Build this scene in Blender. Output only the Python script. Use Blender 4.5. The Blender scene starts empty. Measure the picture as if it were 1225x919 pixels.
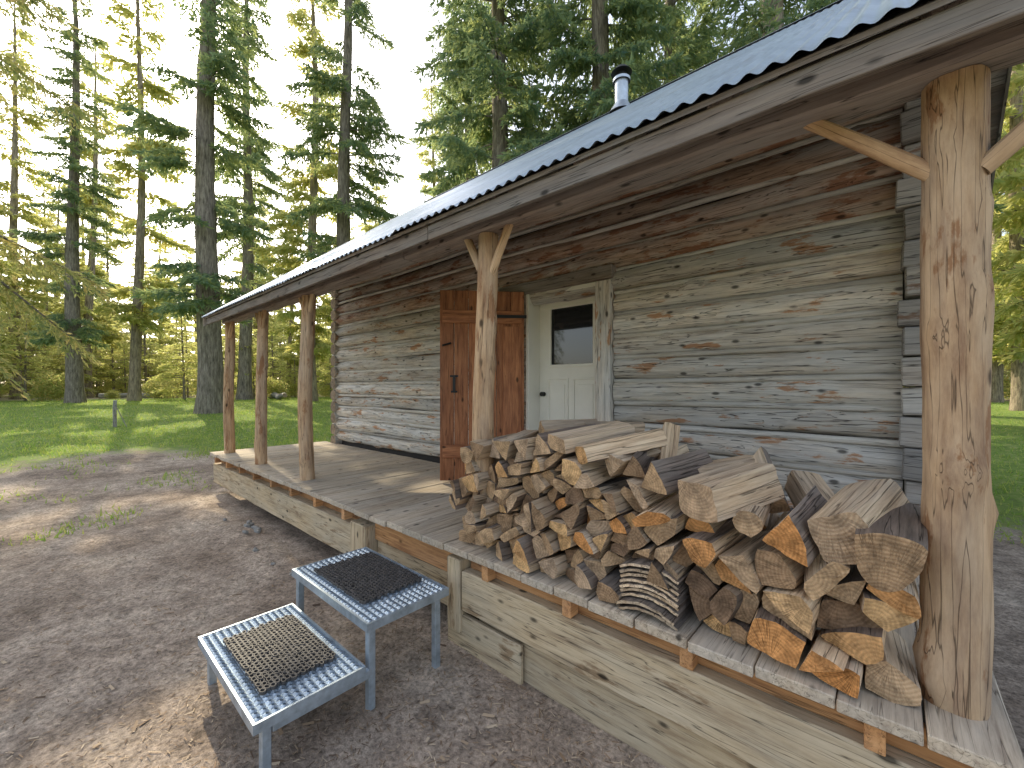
import bpy, math, random
import numpy as np
from mathutils import Vector, Matrix, noise
random.seed(7); RNG=np.random.default_rng(7)
scene=bpy.context.scene
COL=scene.collection
CZ=1.70
def P(px,d):
    r=(px-612)/505*d
    return (-.669*d+.743*r, .743*d+.669*r)

# ------------------------------------------------------------------ builders
class MB:
    def __init__(s): s.v=[];s.f=[];s.m=[];s.r=[];s.lc=[];s.n=0
    def add(s,verts,faces,mats=0,rnd=0.5,lc=None):
        o=s.n
        s.v.extend([tuple(v) for v in verts]); s.n+=len(verts)
        s.lc.extend([tuple(c) for c in (lc if lc is not None else verts)])
        s.r.extend([rnd]*len(verts))
        s.f.extend([tuple(i+o for i in f) for f in faces])
        s.m.extend([mats]*len(faces) if isinstance(mats,int) else list(mats))
    def obj(s,name,mats,parent=None,smooth=False,bevel=0,angle=None):
        me=bpy.data.meshes.new(name); me.from_pydata(s.v,[],s.f)
        for m in mats: me.materials.append(m)
        me.polygons.foreach_set('material_index',s.m)
        a=me.attributes.new('rnd','FLOAT','POINT'); a.data.foreach_set('value',s.r)
        a=me.attributes.new('lc','FLOAT_VECTOR','POINT'); a.data.foreach_set('vector',np.array(s.lc,dtype=np.float32).ravel())
        if smooth: me.polygons.foreach_set('use_smooth',[True]*len(me.polygons))
        me.update()
        if angle is not None:
            me.polygons.foreach_set('use_smooth',[True]*len(me.polygons))
            me.set_sharp_from_angle(angle=math.radians(angle))
        ob=bpy.data.objects.new(name,me); COL.objects.link(ob)
        if parent: ob.parent=parent
        if bevel:
            b=ob.modifiers.new('Bevel','BEVEL'); b.width=bevel; b.segments=1; b.limit_method='ANGLE'; b.angle_limit=math.radians(40)
        return ob
def empty(name):
    e=bpy.data.objects.new(name,None); COL.objects.link(e); return e

def box(mb,x0,x1,y0,y1,z0,z1,axis=0,mat=0,rnd=None,jit=0.0,M=None,seg=1,gx=False):
    """box with grain axis; subdivided along the grain for slight waviness"""
    if rnd is None: rnd=random.random()
    lo=[x0,y0,z0]; hi=[x1,y1,z1]
    a=axis; b=(axis+1)%3; c=(axis+2)%3
    vs=[];lcs=[]
    off=random.random()*20
    for i in range(seg+1):
        t=i/seg
        jb=random.uniform(-jit,jit); jc=random.uniform(-jit,jit)
        for (ub,uc) in ((0,0),(1,0),(1,1),(0,1)):
            p=[0,0,0]; p[a]=lo[a]+(hi[a]-lo[a])*t
            p[b]=(hi[b] if ub else lo[b])+jb; p[c]=(hi[c] if uc else lo[c])+jc
            vs.append(p); lcs.append((p[0]+off,p[1],p[2]) if gx else (p[a]+off,p[b],p[c]))
    fs=[(3,2,1,0)]
    for i in range(seg):
        o=i*4
        for k in range(4):
            fs.append((o+k,o+(k+1)%4,o+4+(k+1)%4,o+4+k))
    o=seg*4; fs.append((o,o+1,o+2,o+3))
    if M is not None: vs=[M@Vector(v) for v in vs]
    mb.add(vs,fs,mat,rnd,lcs)

def log(mb,p0,p1,r0,r1=None,segs=14,step=.18,irr=.06,bend=0.0,mat=0,endmat=1,rnd=None,sy=1.0,knots=0):
    if r1 is None: r1=r0
    if rnd is None: rnd=random.random()
    p0=Vector(p0);p1=Vector(p1);ax=(p1-p0);L=ax.length;ax.normalize()
    up=Vector((0,0,1)) if abs(ax.z)<.8 else Vector((0,1,0))
    u=ax.cross(up).normalized(); w=u.cross(ax).normalized()
    n=max(2,int(L/step)); sd=random.random()*100
    vs=[];lcs=[]
    kn=[(random.random()*L,random.random()*6.283,random.uniform(.12,.3)) for _ in range(knots)]
    for i in range(n+1):
        t=i/n; s=t*L
        c=p0+ax*s
        if bend: c=c+u*(noise.noise(Vector((s*.6,sd,0)))*bend)+w*(noise.noise(Vector((s*.6,sd,9)))*bend)
        r=r0+(r1-r0)*t
        for k in range(segs):
            a=2*math.pi*k/segs
            rr=r*(1+irr*noise.noise(Vector((s*1.7,math.cos(a)*1.3+sd,math.sin(a)*1.3)))+irr*.5*noise.noise(Vector((s*6,math.cos(a)*3+sd,math.sin(a)*3))))
            for (ks,ka,kr) in kn:
                da=abs((a-ka+math.pi)%(2*math.pi)-math.pi)
                q=((s-ks)/(r*.8))**2+(da/.6)**2
                if q<4: rr+=r*kr*math.exp(-q*1.5)
            d=u*(math.cos(a)*rr*sy)+w*(math.sin(a)*rr)
            vs.append(c+d); lcs.append((s+sd,math.cos(a)*rr,math.sin(a)*rr))
    fs=[];ms=[]
    for i in range(n):
        for k in range(segs):
            k2=(k+1)%segs
            fs.append((i*segs+k,i*segs+k2,(i+1)*segs+k2,(i+1)*segs+k)); ms.append(mat)
    mb.add(vs,fs,ms,rnd,lcs)
    for (i,flip) in ((0,True),(n,False)):
        ring=vs[i*segs:(i+1)*segs]; lr=lcs[i*segs:(i+1)*segs]
        c=sum((Vector(v) for v in ring),Vector())/segs
        f2=[((k+1)%segs,k,segs) if flip else (k,(k+1)%segs,segs) for k in range(segs)]
        mb.add(ring+[c],f2,endmat,rnd,lr+[(lr[0][0],0,0)])

# ------------------------------------------------------------------ materials
def newmat(name):
    m=bpy.data.materials.new(name); m.use_nodes=True
    nt=m.node_tree; b=nt.nodes['Principled BSDF']
    return m,nt,b
def N(nt,t,**kw):
    n=nt.nodes.new(t)
    for k,v in kw.items(): setattr(n,k,v)
    return n
def ramp(nt,stops,interp='LINEAR'):
    r=nt.nodes.new('ShaderNodeValToRGB'); cr=r.color_ramp; cr.interpolation=interp
    while len(cr.elements)<len(stops): cr.elements.new(.5)
    for e,(p,c) in zip(cr.elements,stops):
        e.position=p; e.color=(c[0],c[1],c[2],1) if not isinstance(c,(int,float)) else (c,c,c,1)
    return r
def mixc(nt,fac,a,b,mode='MIX'):
    m=nt.nodes.new('ShaderNodeMix'); m.data_type='RGBA'; m.blend_type=mode
    for inp,val in ((m.inputs[0],fac),(m.inputs[6],a),(m.inputs[7],b)):
        if isinstance(val,(int,float)): inp.default_value=val
        elif isinstance(val,tuple): inp.default_value=(*val,1)
        else: nt.links.new(val,inp)
    return m.outputs[2]
def mth(nt,op,a,b=None,c=None):
    m=nt.nodes.new('ShaderNodeMath'); m.operation=op
    for i,val in enumerate((a,b,c)):
        if val is None: continue
        if isinstance(val,(int,float)): m.inputs[i].default_value=val
        else: nt.links.new(val,m.inputs[i])
    return m.outputs[0]
def lcnode(nt,scale,rndmul=13.0):
    a=N(nt,'ShaderNodeAttribute',attribute_name='lc'); r=N(nt,'ShaderNodeAttribute',attribute_name='rnd')
    va=N(nt,'ShaderNodeVectorMath',operation='MULTIPLY_ADD')
    nt.links.new(a.outputs['Vector'],va.inputs[0]); va.inputs[1].default_value=scale
    cx=N(nt,'ShaderNodeCombineXYZ'); v=mth(nt,'MULTIPLY',r.outputs['Fac'],rndmul)
    for i in range(3): nt.links.new(v,cx.inputs[i])
    nt.links.new(cx.outputs[0],va.inputs[2])
    return va.outputs[0],r.outputs['Fac'],a.outputs['Vector']
def noi(nt,vec,scale,detail=4,rough=.6):
    n=N(nt,'ShaderNodeTexNoise'); n.inputs['Scale'].default_value=scale; n.inputs['Detail'].default_value=detail; n.inputs['Roughness'].default_value=rough
    if vec is not None: nt.links.new(vec,n.inputs['Vector'])
    return n.outputs['Fac']
def bump(nt,b,h,strength=.5,dist=.01):
    n=N(nt,'ShaderNodeBump'); n.inputs['Strength'].default_value=strength; n.inputs['Distance'].default_value=dist
    nt.links.new(h,n.inputs['Height']); nt.links.new(n.outputs[0],b.inputs['Normal'])

def wood(name,light,mid,dark,gray,grayamt=.5,patch=None,patchth=.62,rough=.8,bs=.5,stretch=9,knot=True,var=.35,crack=.6):
    m,nt,b=newmat(name)
    v,rn,raw=lcnode(nt,(.9,stretch,stretch))
    fine=noi(nt,v,3.2,8,.7)
    r1=ramp(nt,[(.33,dark),(.5,mid),(.65,light)]); nt.links.new(fine,r1.inputs[0])
    v2,_,_=lcnode(nt,(.9,3.5,3.5),29.0)
    big=noi(nt,v2,1.4,4,.6)
    rg=ramp(nt,[(.5-.3*grayamt,0.0),(.8-.3*grayamt,1.0)]); nt.links.new(big,rg.inputs[0])
    gcol=mixc(nt,fine,tuple(c*.45 for c in gray),tuple(min(1,c*1.45) for c in gray))
    col=mixc(nt,mth(nt,'MULTIPLY',rg.outputs[0],min(1,grayamt*1.6)),r1.outputs[0],gcol)
    if patch:
        v3,_,_=lcnode(nt,(1.6,6,6),53.0)
        pn=noi(nt,v3,1.6,6,.65)
        rp=ramp(nt,[(patchth,0.0),(patchth+.05,1.0)]); nt.links.new(pn,rp.inputs[0])
        pc=mixc(nt,fine,tuple(c*.5 for c in patch),tuple(c*1.3 for c in patch))
        col=mixc(nt,mth(nt,'MULTIPLY',rp.outputs[0],.85),col,pc)
    v4,_,_=lcnode(nt,(.7,22,22),71.0)
    cr=noi(nt,v4,1.6,2,.5)
    rc=ramp(nt,[(.485,1.0),(.5,0.0),(.515,1.0)]); nt.links.new(cr,rc.inputs[0])
    crf=mth(nt,'MULTIPLY_ADD',rc.outputs[0],crack,1-crack)
    col=mixc(nt,1.0,col,crf,'MULTIPLY')
    h=mth(nt,'ADD',mth(nt,'MULTIPLY',fine,.5),mth(nt,'MULTIPLY',rc.outputs[0],.6))
    if knot:
        vo=N(nt,'ShaderNodeTexVoronoi'); vo.inputs['Scale'].default_value=1.0
        v5,_,_=lcnode(nt,(4.2,9,9),17.0); nt.links.new(v5,vo.inputs['Vector'])
        rk=ramp(nt,[(.08,.22),(.16,1.0)]); nt.links.new(vo.outputs['Distance'],rk.inputs[0])
        col=mixc(nt,1.0,col,rk.outputs[0],'MULTIPLY')
    vv=mth(nt,'MULTIPLY_ADD',rn,var*2,1-var)
    col=mixc(nt,1.0,col,vv,'MULTIPLY')
    nt.links.new(col,b.inputs['Base Color']); b.inputs['Roughness'].default_value=rough
    b.inputs['Specular IOR Level'].default_value=.25
    bump(nt,b,h,bs,.012)
    return m

def endgrain(name,stops,var=.3,ringscale=120):
    m,nt,b=newmat(name)
    v,rn,raw=lcnode(nt,(1,1,1),5.0)
    sp=N(nt,'ShaderNodeSeparateXYZ'); nt.links.new(raw,sp.inputs[0])
    wob=noi(nt,v,9,3,.6)
    rad=mth(nt,'SQRT',mth(nt,'ADD',mth(nt,'POWER',sp.outputs[1],2.0),mth(nt,'POWER',sp.outputs[2],2.0)))
    ph=mth(nt,'ADD',mth(nt,'MULTIPLY',rad,ringscale*6.283/1.6),mth(nt,'MULTIPLY',wob,9.0))
    ring=mth(nt,'MULTIPLY_ADD',mth(nt,'SINE',ph),.5,.5)
    base=ramp(nt,stops); nt.links.new(rn,base.inputs[0])
    col=mixc(nt,mth(nt,'MULTIPLY',ring,.35),base.outputs[0],mixc(nt,1.0,base.outputs[0],(.45,.36,.3),'MULTIPLY'))
    ang=mth(nt,'ARCTAN2',sp.outputs[1],sp.outputs[2])
    cx=N(nt,'ShaderNodeCombineXYZ'); nt.links.new(mth(nt,'MULTIPLY',ang,7.0),cx.inputs[0]); nt.links.new(mth(nt,'MULTIPLY',rad,3.0),cx.inputs[1]); nt.links.new(mth(nt,'MULTIPLY',rn,31.0),cx.inputs[2])
    ck=noi(nt,cx.outputs[0],2.2,3,.6)
    rc=ramp(nt,[(.46,1.0),(.5,.18),(.54,1.0)]); nt.links.new(ck,rc.inputs[0])
    wk=ramp(nt,[(.45,0.0),(.7,1.0)]); nt.links.new(noi(nt,v,6,2,.5),wk.inputs[0])
    col=mixc(nt,mth(nt,'MULTIPLY',wk.outputs[0],.9),col,mixc(nt,1.0,col,rc.outputs[0],'MULTIPLY'))
    st=noi(nt,v,16,6,.7)
    rs=ramp(nt,[(.35,.5),(.62,1.15)]); nt.links.new(st,rs.inputs[0])
    col=mixc(nt,1.0,col,rs.outputs[0],'MULTIPLY')
    nt.links.new(col,b.inputs['Base Color']); b.inputs['Roughness'].default_value=.85; b.inputs['Specular IOR Level'].default_value=.2
    h=mth(nt,'ADD',mth(nt,'MULTIPLY',ring,.3),mth(nt,'ADD',st,rc.outputs[0]))
    bump(nt,b,h,.6,.006)
    return m

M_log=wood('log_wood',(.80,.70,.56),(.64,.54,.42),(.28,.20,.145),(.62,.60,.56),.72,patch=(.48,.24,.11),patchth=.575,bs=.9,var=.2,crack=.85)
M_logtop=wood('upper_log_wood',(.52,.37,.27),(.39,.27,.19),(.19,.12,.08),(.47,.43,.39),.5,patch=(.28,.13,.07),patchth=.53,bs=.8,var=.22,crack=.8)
M_chink=wood('chink_pole',(.60,.55,.47),(.50,.45,.37),(.30,.25,.20),(.56,.54,.50),.8,bs=.4,knot=False)
M_hewn=wood('hewn_gray',(.46,.41,.36),(.34,.30,.26),(.12,.10,.085),(.40,.385,.365),.7,patch=(.24,.14,.09),patchth=.6,bs=.6,knot=False,var=.32,crack=.85)
M_post=wood('peeled_post',(.68,.46,.27),(.53,.34,.19),(.30,.16,.085),(.52,.43,.33),.35,patch=(.34,.165,.075),patchth=.57,bs=.5,stretch=6,var=.14,crack=.7)
M_beam=wood('eave_timber',(.38,.30,.225),(.28,.21,.16),(.14,.10,.08),(.32,.29,.26),.6,bs=.5,crack=.75)
M_deck=wood('deck_board',(.60,.50,.375),(.49,.40,.295),(.29,.22,.16),(.50,.445,.37),.5,bs=.35,stretch=14,var=.17)
M_rim=wood('rim_timber',(.58,.46,.30),(.48,.37,.23),(.28,.19,.11),(.47,.41,.31),.45,patch=(.28,.19,.11),patchth=.59,bs=.35,stretch=8,var=.14,crack=.7)
M_joist=wood('joist_end',(.60,.33,.15),(.50,.26,.11),(.28,.13,.06),(.38,.27,.19),.2,bs=.3)
M_red=wood('stained_door',(.46,.20,.09),(.34,.135,.06),(.18,.065,.03),(.28,.15,.1),.1,bs=.3,stretch=10,rough=.6,var=.22)
M_end=endgrain('log_end',[(0,(.36,.28,.2)),(1,(.52,.40,.27))])
M_fend=endgrain('firewood_end',[(0,(.26,.17,.11)),(.2,(.44,.29,.17)),(.4,(.66,.45,.26)),(.55,(.60,.44,.30)),(.7,(.78,.50,.24)),(.85,(.74,.38,.15)),(1,(.80,.33,.09))])
M_fside=wood('split_side',(.78,.60,.40),(.61,.44,.28),(.32,.21,.13),(.52,.46,.38),.4,bs=.9,stretch=16,knot=False,var=.32)
M_bark=wood('firewood_bark',(.30,.22,.17),(.20,.15,.115),(.09,.065,.05),(.32,.29,.26),.4,bs=1.0,stretch=12,knot=False)

def plain(name,col,rough=.5,metal=0,spec=.5,nscale=0,namt=.3,bs=0):
    m,nt,b=newmat(name); b.inputs['Roughness'].default_value=rough; b.inputs['Metallic'].default_value=metal; b.inputs['Specular IOR Level'].default_value=spec
    if nscale:
        tc=N(nt,'ShaderNodeTexCoord'); f=noi(nt,tc.outputs['Object'],nscale,6,.65)
        r=ramp(nt,[(.3,tuple(c*(1-namt) for c in col)),(.7,tuple(min(1,c*(1+namt*.6)) for c in col))]); nt.links.new(f,r.inputs[0])
        nt.links.new(r.outputs[0],b.inputs['Base Color'])
        if bs: bump(nt,b,f,bs,.01)
    else: b.inputs['Base Color'].default_value=(*col,1)
    return m
M_galv=plain('galvanised_steel',(.55,.60,.65),.38,.75,.5,9,.28)
M_galv2=plain('step_steel',(.42,.50,.58),.42,.6,.5,14,.35)
M_rubber=plain('rubber_mat',(.085,.078,.075),.6,0,.4,30,.5)
M_white=plain('white_paint',(.82,.79,.70),.45,0,.4,3,.06)
M_iron=plain('black_iron',(.03,.03,.03),.5,.6)
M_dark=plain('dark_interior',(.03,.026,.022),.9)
M_glass=plain('window_glass',(.02,.022,.025),.04,0,.9)
M_stone=plain('stone',(.3,.29,.27),.9,0,.2,6,.4,.5)

def barkmat(name,a,b_,sc=(9,9,1.6)):
    m,nt,b=newmat(name)
    tc=N(nt,'ShaderNodeTexCoord'); mp=N(nt,'ShaderNodeMapping'); mp.inputs['Scale'].default_value=sc; nt.links.new(tc.outputs['Object'],mp.inputs[0])
    f=noi(nt,mp.outputs[0],1.5,8,.7); f2=noi(nt,tc.outputs['Object'],.8,3,.5)
    r=ramp(nt,[(.35,tuple(c*.35 for c in a)),(.55,a),(.72,b_)]); nt.links.new(f,r.inputs[0])
    c=mixc(nt,f2,r.outputs[0],mixc(nt,1.0,r.outputs[0],(.75,.8,.62),'MULTIPLY'))
    nt.links.new(c,b.inputs['Base Color']); b.inputs['Roughness'].default_value=.95; b.inputs['Specular IOR Level'].default_value=.1
    bump(nt,b,f,1.0,.06)
    return m
M_trunk=barkmat('conifer_bark',(.32,.27,.24),(.50,.45,.40))
M_trunk2=barkmat('haze_tinted_bark',(.42,.34,.28),(.60,.51,.40))  # paler copy of the bark, haze on distant trunks painted into its colour
def leafmat(name,stops,tstops,tf=.45):
    m,nt,b=newmat(name)
    r=N(nt,'ShaderNodeAttribute',attribute_name='rnd')
    c=ramp(nt,stops); nt.links.new(r.outputs['Fac'],c.inputs[0])
    t=ramp(nt,tstops); nt.links.new(r.outputs['Fac'],t.inputs[0])
    nt.links.new(c.outputs[0],b.inputs['Base Color']); b.inputs['Roughness'].default_value=.65; b.inputs['Specular IOR Level'].default_value=.25
    tr=N(nt,'ShaderNodeBsdfTranslucent'); nt.links.new(t.outputs[0],tr.inputs[0])
    mx=N(nt,'ShaderNodeMixShader'); mx.inputs[0].default_value=tf
    nt.links.new(b.outputs[0],mx.inputs[1]); nt.links.new(tr.outputs[0],mx.inputs[2])
    nt.links.new(mx.outputs[0],nt.nodes['Material Output'].inputs[0])
    return m
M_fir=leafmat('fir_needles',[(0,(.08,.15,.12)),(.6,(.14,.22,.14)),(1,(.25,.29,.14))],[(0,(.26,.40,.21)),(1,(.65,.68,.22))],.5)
M_fir2=leafmat('glow_tinted_needles',[(0,(.19,.25,.09)),(.6,(.32,.36,.13)),(1,(.50,.42,.17))],[(0,(.58,.66,.2)),(1,(.97,.86,.34))],.55)  # haze glow painted into brighter needle colours, mainly for far trees and saplings
M_near=leafmat('near_needles',[(0,(.10,.18,.09)),(.6,(.20,.27,.10)),(.85,(.36,.34,.13)),(1,(.62,.45,.20))],[(0,(.4,.52,.15)),(1,(.9,.72,.28))],.5)
M_bush=leafmat('shrub_leaves',[(0,(.19,.26,.08)),(.6,(.34,.36,.12)),(1,(.56,.43,.18))],[(0,(.5,.6,.16)),(1,(.95,.8,.32))],.5)
M_grass=leafmat('grass_blades',[(0,(.10,.18,.035)),(.6,(.20,.31,.06)),(1,(.38,.38,.13))],[(0,(.38,.64,.10)),(1,(.75,.75,.2))],.4)

# ------------------------------------------------------------------ ground
def gmask(x,y):
    d=math.hypot(x+1,y+1)
    n=noise.noise(Vector((x*.12,y*.12,3)))*3+noise.noise(Vector((x*.5,y*.5,7)))*1.2
    g=max(0,min(1,(d-9.6+n+(1.5 if y>4 else 0))/4.0))
    return g*(1-.65*max(0,min(1,(d-34+n)/10)))
def gz(x,y):
    d=math.hypot(x,y)
    z=max(0,min(.85,(d-8)*.045))
    z+=noise.noise(Vector((x*.25,y*.25,0)))*.07*min(1,d/6)+noise.noise(Vector((x*1.1,y*1.1,5)))*.02
    z+=.08*math.exp(-((y-1.5)/.2)**2)*max(0,min(1,(-x-3.4)/.6))*(0.6+noise.noise(Vector((x*1.5,0,0))))*max(0,min(1,(8.3+x)/1.2))
    return z-.02
def ground():
    n=260
    t=np.linspace(-1,1,n+1); s=np.sinh(t*6.2)/np.sinh(6.2)*400
    vs=[];cs=[]
    for y in s:
        for x in s:
            vs.append((x-2,y,gz(x-2,y))); cs.append(gmask(x-2,y))
    fs=[(j*(n+1)+i,j*(n+1)+i+1,(j+1)*(n+1)+i+1,(j+1)*(n+1)+i) for j in range(n) for i in range(n)]
    me=bpy.data.meshes.new('ground'); me.from_pydata(vs,[],fs)
    a=me.attributes.new('grass','FLOAT','POINT'); a.data.foreach_set('value',cs)
    me.polygons.foreach_set('use_smooth',[True]*len(fs))
    m,nt,b=newmat('forest_floor')
    tc=N(nt,'ShaderNodeTexCoord'); o=tc.outputs['Object']
    f1=noi(nt,o,1.1,5,.6); f2=noi(nt,o,38,8,.75); f3=noi(nt,o,7,6,.7)
    r1=ramp(nt,[(.36,(.31,.24,.185)),(.5,(.45,.36,.285)),(.66,(.58,.48,.385))]); nt.links.new(f1,r1.inputs[0])
    r2=ramp(nt,[(.3,.25),(.5,.95),(.7,1.55)]); nt.links.new(f2,r2.inputs[0])
    r3=ramp(nt,[(.3,.55),(.6,1.14)]); nt.links.new(f3,r3.inputs[0])
    dirt=mixc(nt,1.0,mixc(nt,1.0,r1.outputs[0],r2.outputs[0],'MULTIPLY'),r3.outputs[0],'MULTIPLY')
    rg=ramp(nt,[(.3,(.10,.16,.04)),(.5,(.19,.28,.06)),(.62,(.29,.32,.11)),(.75,(.42,.36,.20))]); nt.links.new(f3,rg.inputs[0])
    g=N(nt,'ShaderNodeAttribute',attribute_name='grass')
    gm=mth(nt,'MULTIPLY_ADD',f3,1.2,mth(nt,'ADD',g.outputs['Fac'],-.75))
    rm=ramp(nt,[(.15,0.0),(.4,1.0)]); nt.links.new(gm,rm.inputs[0])
    gm2=mth(nt,'MULTIPLY',rm.outputs[0],mth(nt,'GREATER_THAN',g.outputs['Fac'],.01))
    col=mixc(nt,gm2,dirt,rg.outputs[0])
    nt.links.new(col,b.inputs['Base Color']); b.inputs['Roughness'].default_value=.95; b.inputs['Specular IOR Level'].default_value=.15
    bump(nt,b,mth(nt,'ADD',mth(nt,'MULTIPLY',f2,.6),f3),.9,.03)
    me.materials.append(m)
    ob=bpy.data.objects.new('ground',me); COL.objects.link(ob)
ground()

def npmesh(name,V,F,rnd,mats,mi=None,smooth=None):
    me=bpy.data.meshes.new(name); k=F.shape[1]
    me.vertices.add(len(V)); me.vertices.foreach_set('co',V.astype(np.float32).ravel())
    me.loops.add(F.size); me.loops.foreach_set('vertex_index',F.astype(np.int32).ravel())
    me.polygons.add(len(F)); me.polygons.foreach_set('loop_start',np.arange(0,F.size,k,dtype=np.int32))
    for m in mats: me.materials.append(m)
    if mi is not None: me.polygons.foreach_set('material_index',mi.astype(np.int32))
    if smooth is not None: me.polygons.foreach_set('use_smooth',smooth)
    a=me.attributes.new('rnd','FLOAT','POINT'); a.data.foreach_set('value',rnd.astype(np.float32))
    me.update(calc_edges=True); me.validate()
    return me
def unit(a): return a/np.maximum(1e-6,np.linalg.norm(a,axis=1,keepdims=True))
def cards(p,a,l,w,rng):
    n=len(p); rv=rng.normal(size=(n,3)); b=unit(np.cross(a,rv))
    l=l[:,None]; w=w[:,None]
    V=np.stack([p,p+a*l*.45+b*w,p+a*l,p+a*l*.45-b*w],axis=1).reshape(-1,3)
    F=np.arange(n*4).reshape(n,4)
    return V,F
def tube(path,rad,k=4):
    n=len(path)
    d=np.gradient(path,axis=0); d=unit(d)
    ref=np.where(np.abs(d[:,2:3])<.8,np.array([[0,0,1.]]),np.array([[1.,0,0]]))
    u=unit(np.cross(d,ref)); w=np.cross(u,d)
    ang=np.arange(k)*2*np.pi/k
    V=path[:,None,:]+rad[:,None,None]*(np.cos(ang)[None,:,None]*u[:,None,:]+np.sin(ang)[None,:,None]*w[:,None,:])
    V=V.reshape(-1,3)
    i=np.arange(n-1)[:,None]*k; j=np.arange(k)[None,:]; j2=(j+1)%k
    F=np.stack([i+j,i+j2,i+k+j2,i+k+j],axis=-1).reshape(-1,4)
    return V,F

def conifer(name,seed,H,cb,R,rt,bpm,cl,cw,droop,leaf,tstep=.13,cstep=.07,azr=None,dead=30,lean=0,topexp=.75,cd=2,bark=None):
    rng=np.random.default_rng(seed)
    Vs=[];Fs=[];Rs=[];Ms=[];off=0
    def put(V,F,r,m):
        nonlocal off
        Vs.append(V);Fs.append(F+off);Rs.append(r);Ms.append(np.full(len(F),m));off+=len(V)
    zz=np.linspace(-.3,H,28)
    path=np.stack([lean*zz+.12*np.sin(zz*.3+seed),.1*np.cos(zz*.23+seed)-.1,zz],axis=1)
    rad=rt*(1-zz/H)**.8+.01; rad[0]*=1.35; rad[1]*=1.08
    V,F=tube(path,rad,14); 
    V=V+rng.normal(size=V.shape)*rt*.03
    put(V,F,np.full(len(V),.5),0)
    ctr=lambda z:np.array([np.interp(z,zz,path[:,0]),np.interp(z,zz,path[:,1]),z])
    nb=int((H-cb)*bpm)
    bo=[];bd=[];bl=[]
    for i in range(nb):
        u=rng.random()**1.05; z=cb+(H-cb)*u*.985
        t=u
        L=R*(1-t)**topexp*(.55+.55*rng.random())*min(1,.55+2.2*t)+.25
        az=rng.random()*2*np.pi if azr is None else rng.uniform(*azr)
        n=max(4,int(L/tstep)); s=np.linspace(0,1,n)
        curl=rng.normal()*.25
        aa=az+curl*s
        dr=droop*(.6+.8*rng.random())*(1.1-.6*t)
        base=ctr(z)
        rr=s*L
        p=np.stack([base[0]+np.cos(aa)*rr*(1-.12*dr*s),base[1]+np.sin(aa)*rr*(1-.12*dr*s),z+L*((.25-.1*(1-t))*s-dr*s**1.7+.18*dr*s**4)],axis=1)
        V,F=tube(p,(.012+.011*L)*(1-s*.85)*(1 if t<.8 else .6),3); put(V,F,np.full(len(V),.5),0)
        d=unit(np.gradient(p,axis=0)); side=np.stack([-d[:,1],d[:,0],np.zeros(n)],axis=1); side=unit(side)
        ok=s>.12+.1*rng.random()
        for sg in (1,-1):
            q=p[ok]; k=len(q); 
            tl=(.22+.34*L*(1-s[ok])*.8+.1)*(.5+.8*rng.random(k)); tl=np.minimum(tl,1.1)
            td=unit(sg*side[ok]*(.75+.3*rng.random((k,1)))+d[ok]*.75+np.array([[0,0,-1.]])*(.1+.55*rng.random((k,1)))*min(1,droop*2))
            bo.append(q);bd.append(td);bl.append(tl)
        bo.append(p[ok]);bd.append(d[ok]);bl.append(np.full(ok.sum(),tstep*1.6))
    bo=np.concatenate(bo);bd=np.concatenate(bd);bl=np.concatenate(bl)
    cnt=np.maximum(1,(bl/cstep).astype(int))*cd
    idx=np.repeat(np.arange(len(bo)),cnt)
    fr=rng.random(len(idx))
    sag=np.zeros((len(idx),3)); sag[:,2]=-.25*fr**2*bl[idx]
    p=bo[idx]+bd[idx]*(fr*bl[idx])[:,None]+sag
    a=unit(bd[idx]+rng.normal(size=(len(idx),3))*.55+np.array([[0,0,-.3]]))
    V,F=cards(p,a,cl*(.6+.8*rng.random(len(idx))),cw*(.6+.8*rng.random(len(idx))),rng)
    br=rng.random(len(bo)); r=np.clip(.55*br[idx]+.45*rng.random(len(idx)),0,1)
    put(V,F,np.repeat(r,4),1)
    for i in range(dead):
        z=rng.uniform(1.2,cb+2); L=rng.uniform(.3,1.6); az=rng.random()*6.283; s=np.linspace(0,1,5); b0=ctr(z)
        p=np.stack([b0[0]+np.cos(az+.2*s)*s*L,b0[1]+np.sin(az+.2*s)*s*L,z+L*(.05*s-.35*s**2)],axis=1)
        V,F=tube(p,.02*(1-s*.8),3); put(V,F,np.full(len(V),.5),0)
    V=np.concatenate(Vs);F=np.concatenate(Fs);r=np.concatenate(Rs);mi=np.concatenate(Ms)
    return npmesh(name,V,F,r,[bark or M_trunk,leaf],mi,mi==0)

A=conifer('fir_a',1,33,4.2,3.3,.46,4.2,.25,.034,.38,M_fir)
B=conifer('fir_b',2,30,7.0,3.0,.36,4.2,.25,.034,.45,M_fir)
E=conifer('fir_e',8,31,5.0,4.1,.42,5.4,.24,.036,.55,M_fir)
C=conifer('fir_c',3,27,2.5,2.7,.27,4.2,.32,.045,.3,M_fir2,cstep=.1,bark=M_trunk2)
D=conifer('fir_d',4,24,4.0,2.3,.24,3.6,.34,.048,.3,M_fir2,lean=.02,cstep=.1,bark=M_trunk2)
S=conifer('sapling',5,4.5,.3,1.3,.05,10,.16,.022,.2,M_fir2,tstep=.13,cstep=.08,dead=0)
def inst(name,me,x,y,rot=0,sc=1.0,parent=None,sz=None,tilt=0):
    o=bpy.data.objects.new(name,me); COL.objects.link(o); o.location=(x,y,gz(x,y)-.05); o.rotation_euler=(tilt,0,rot); o.scale=(sc,sc,sz or sc)
    if parent: o.parent=parent
    return o
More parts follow.
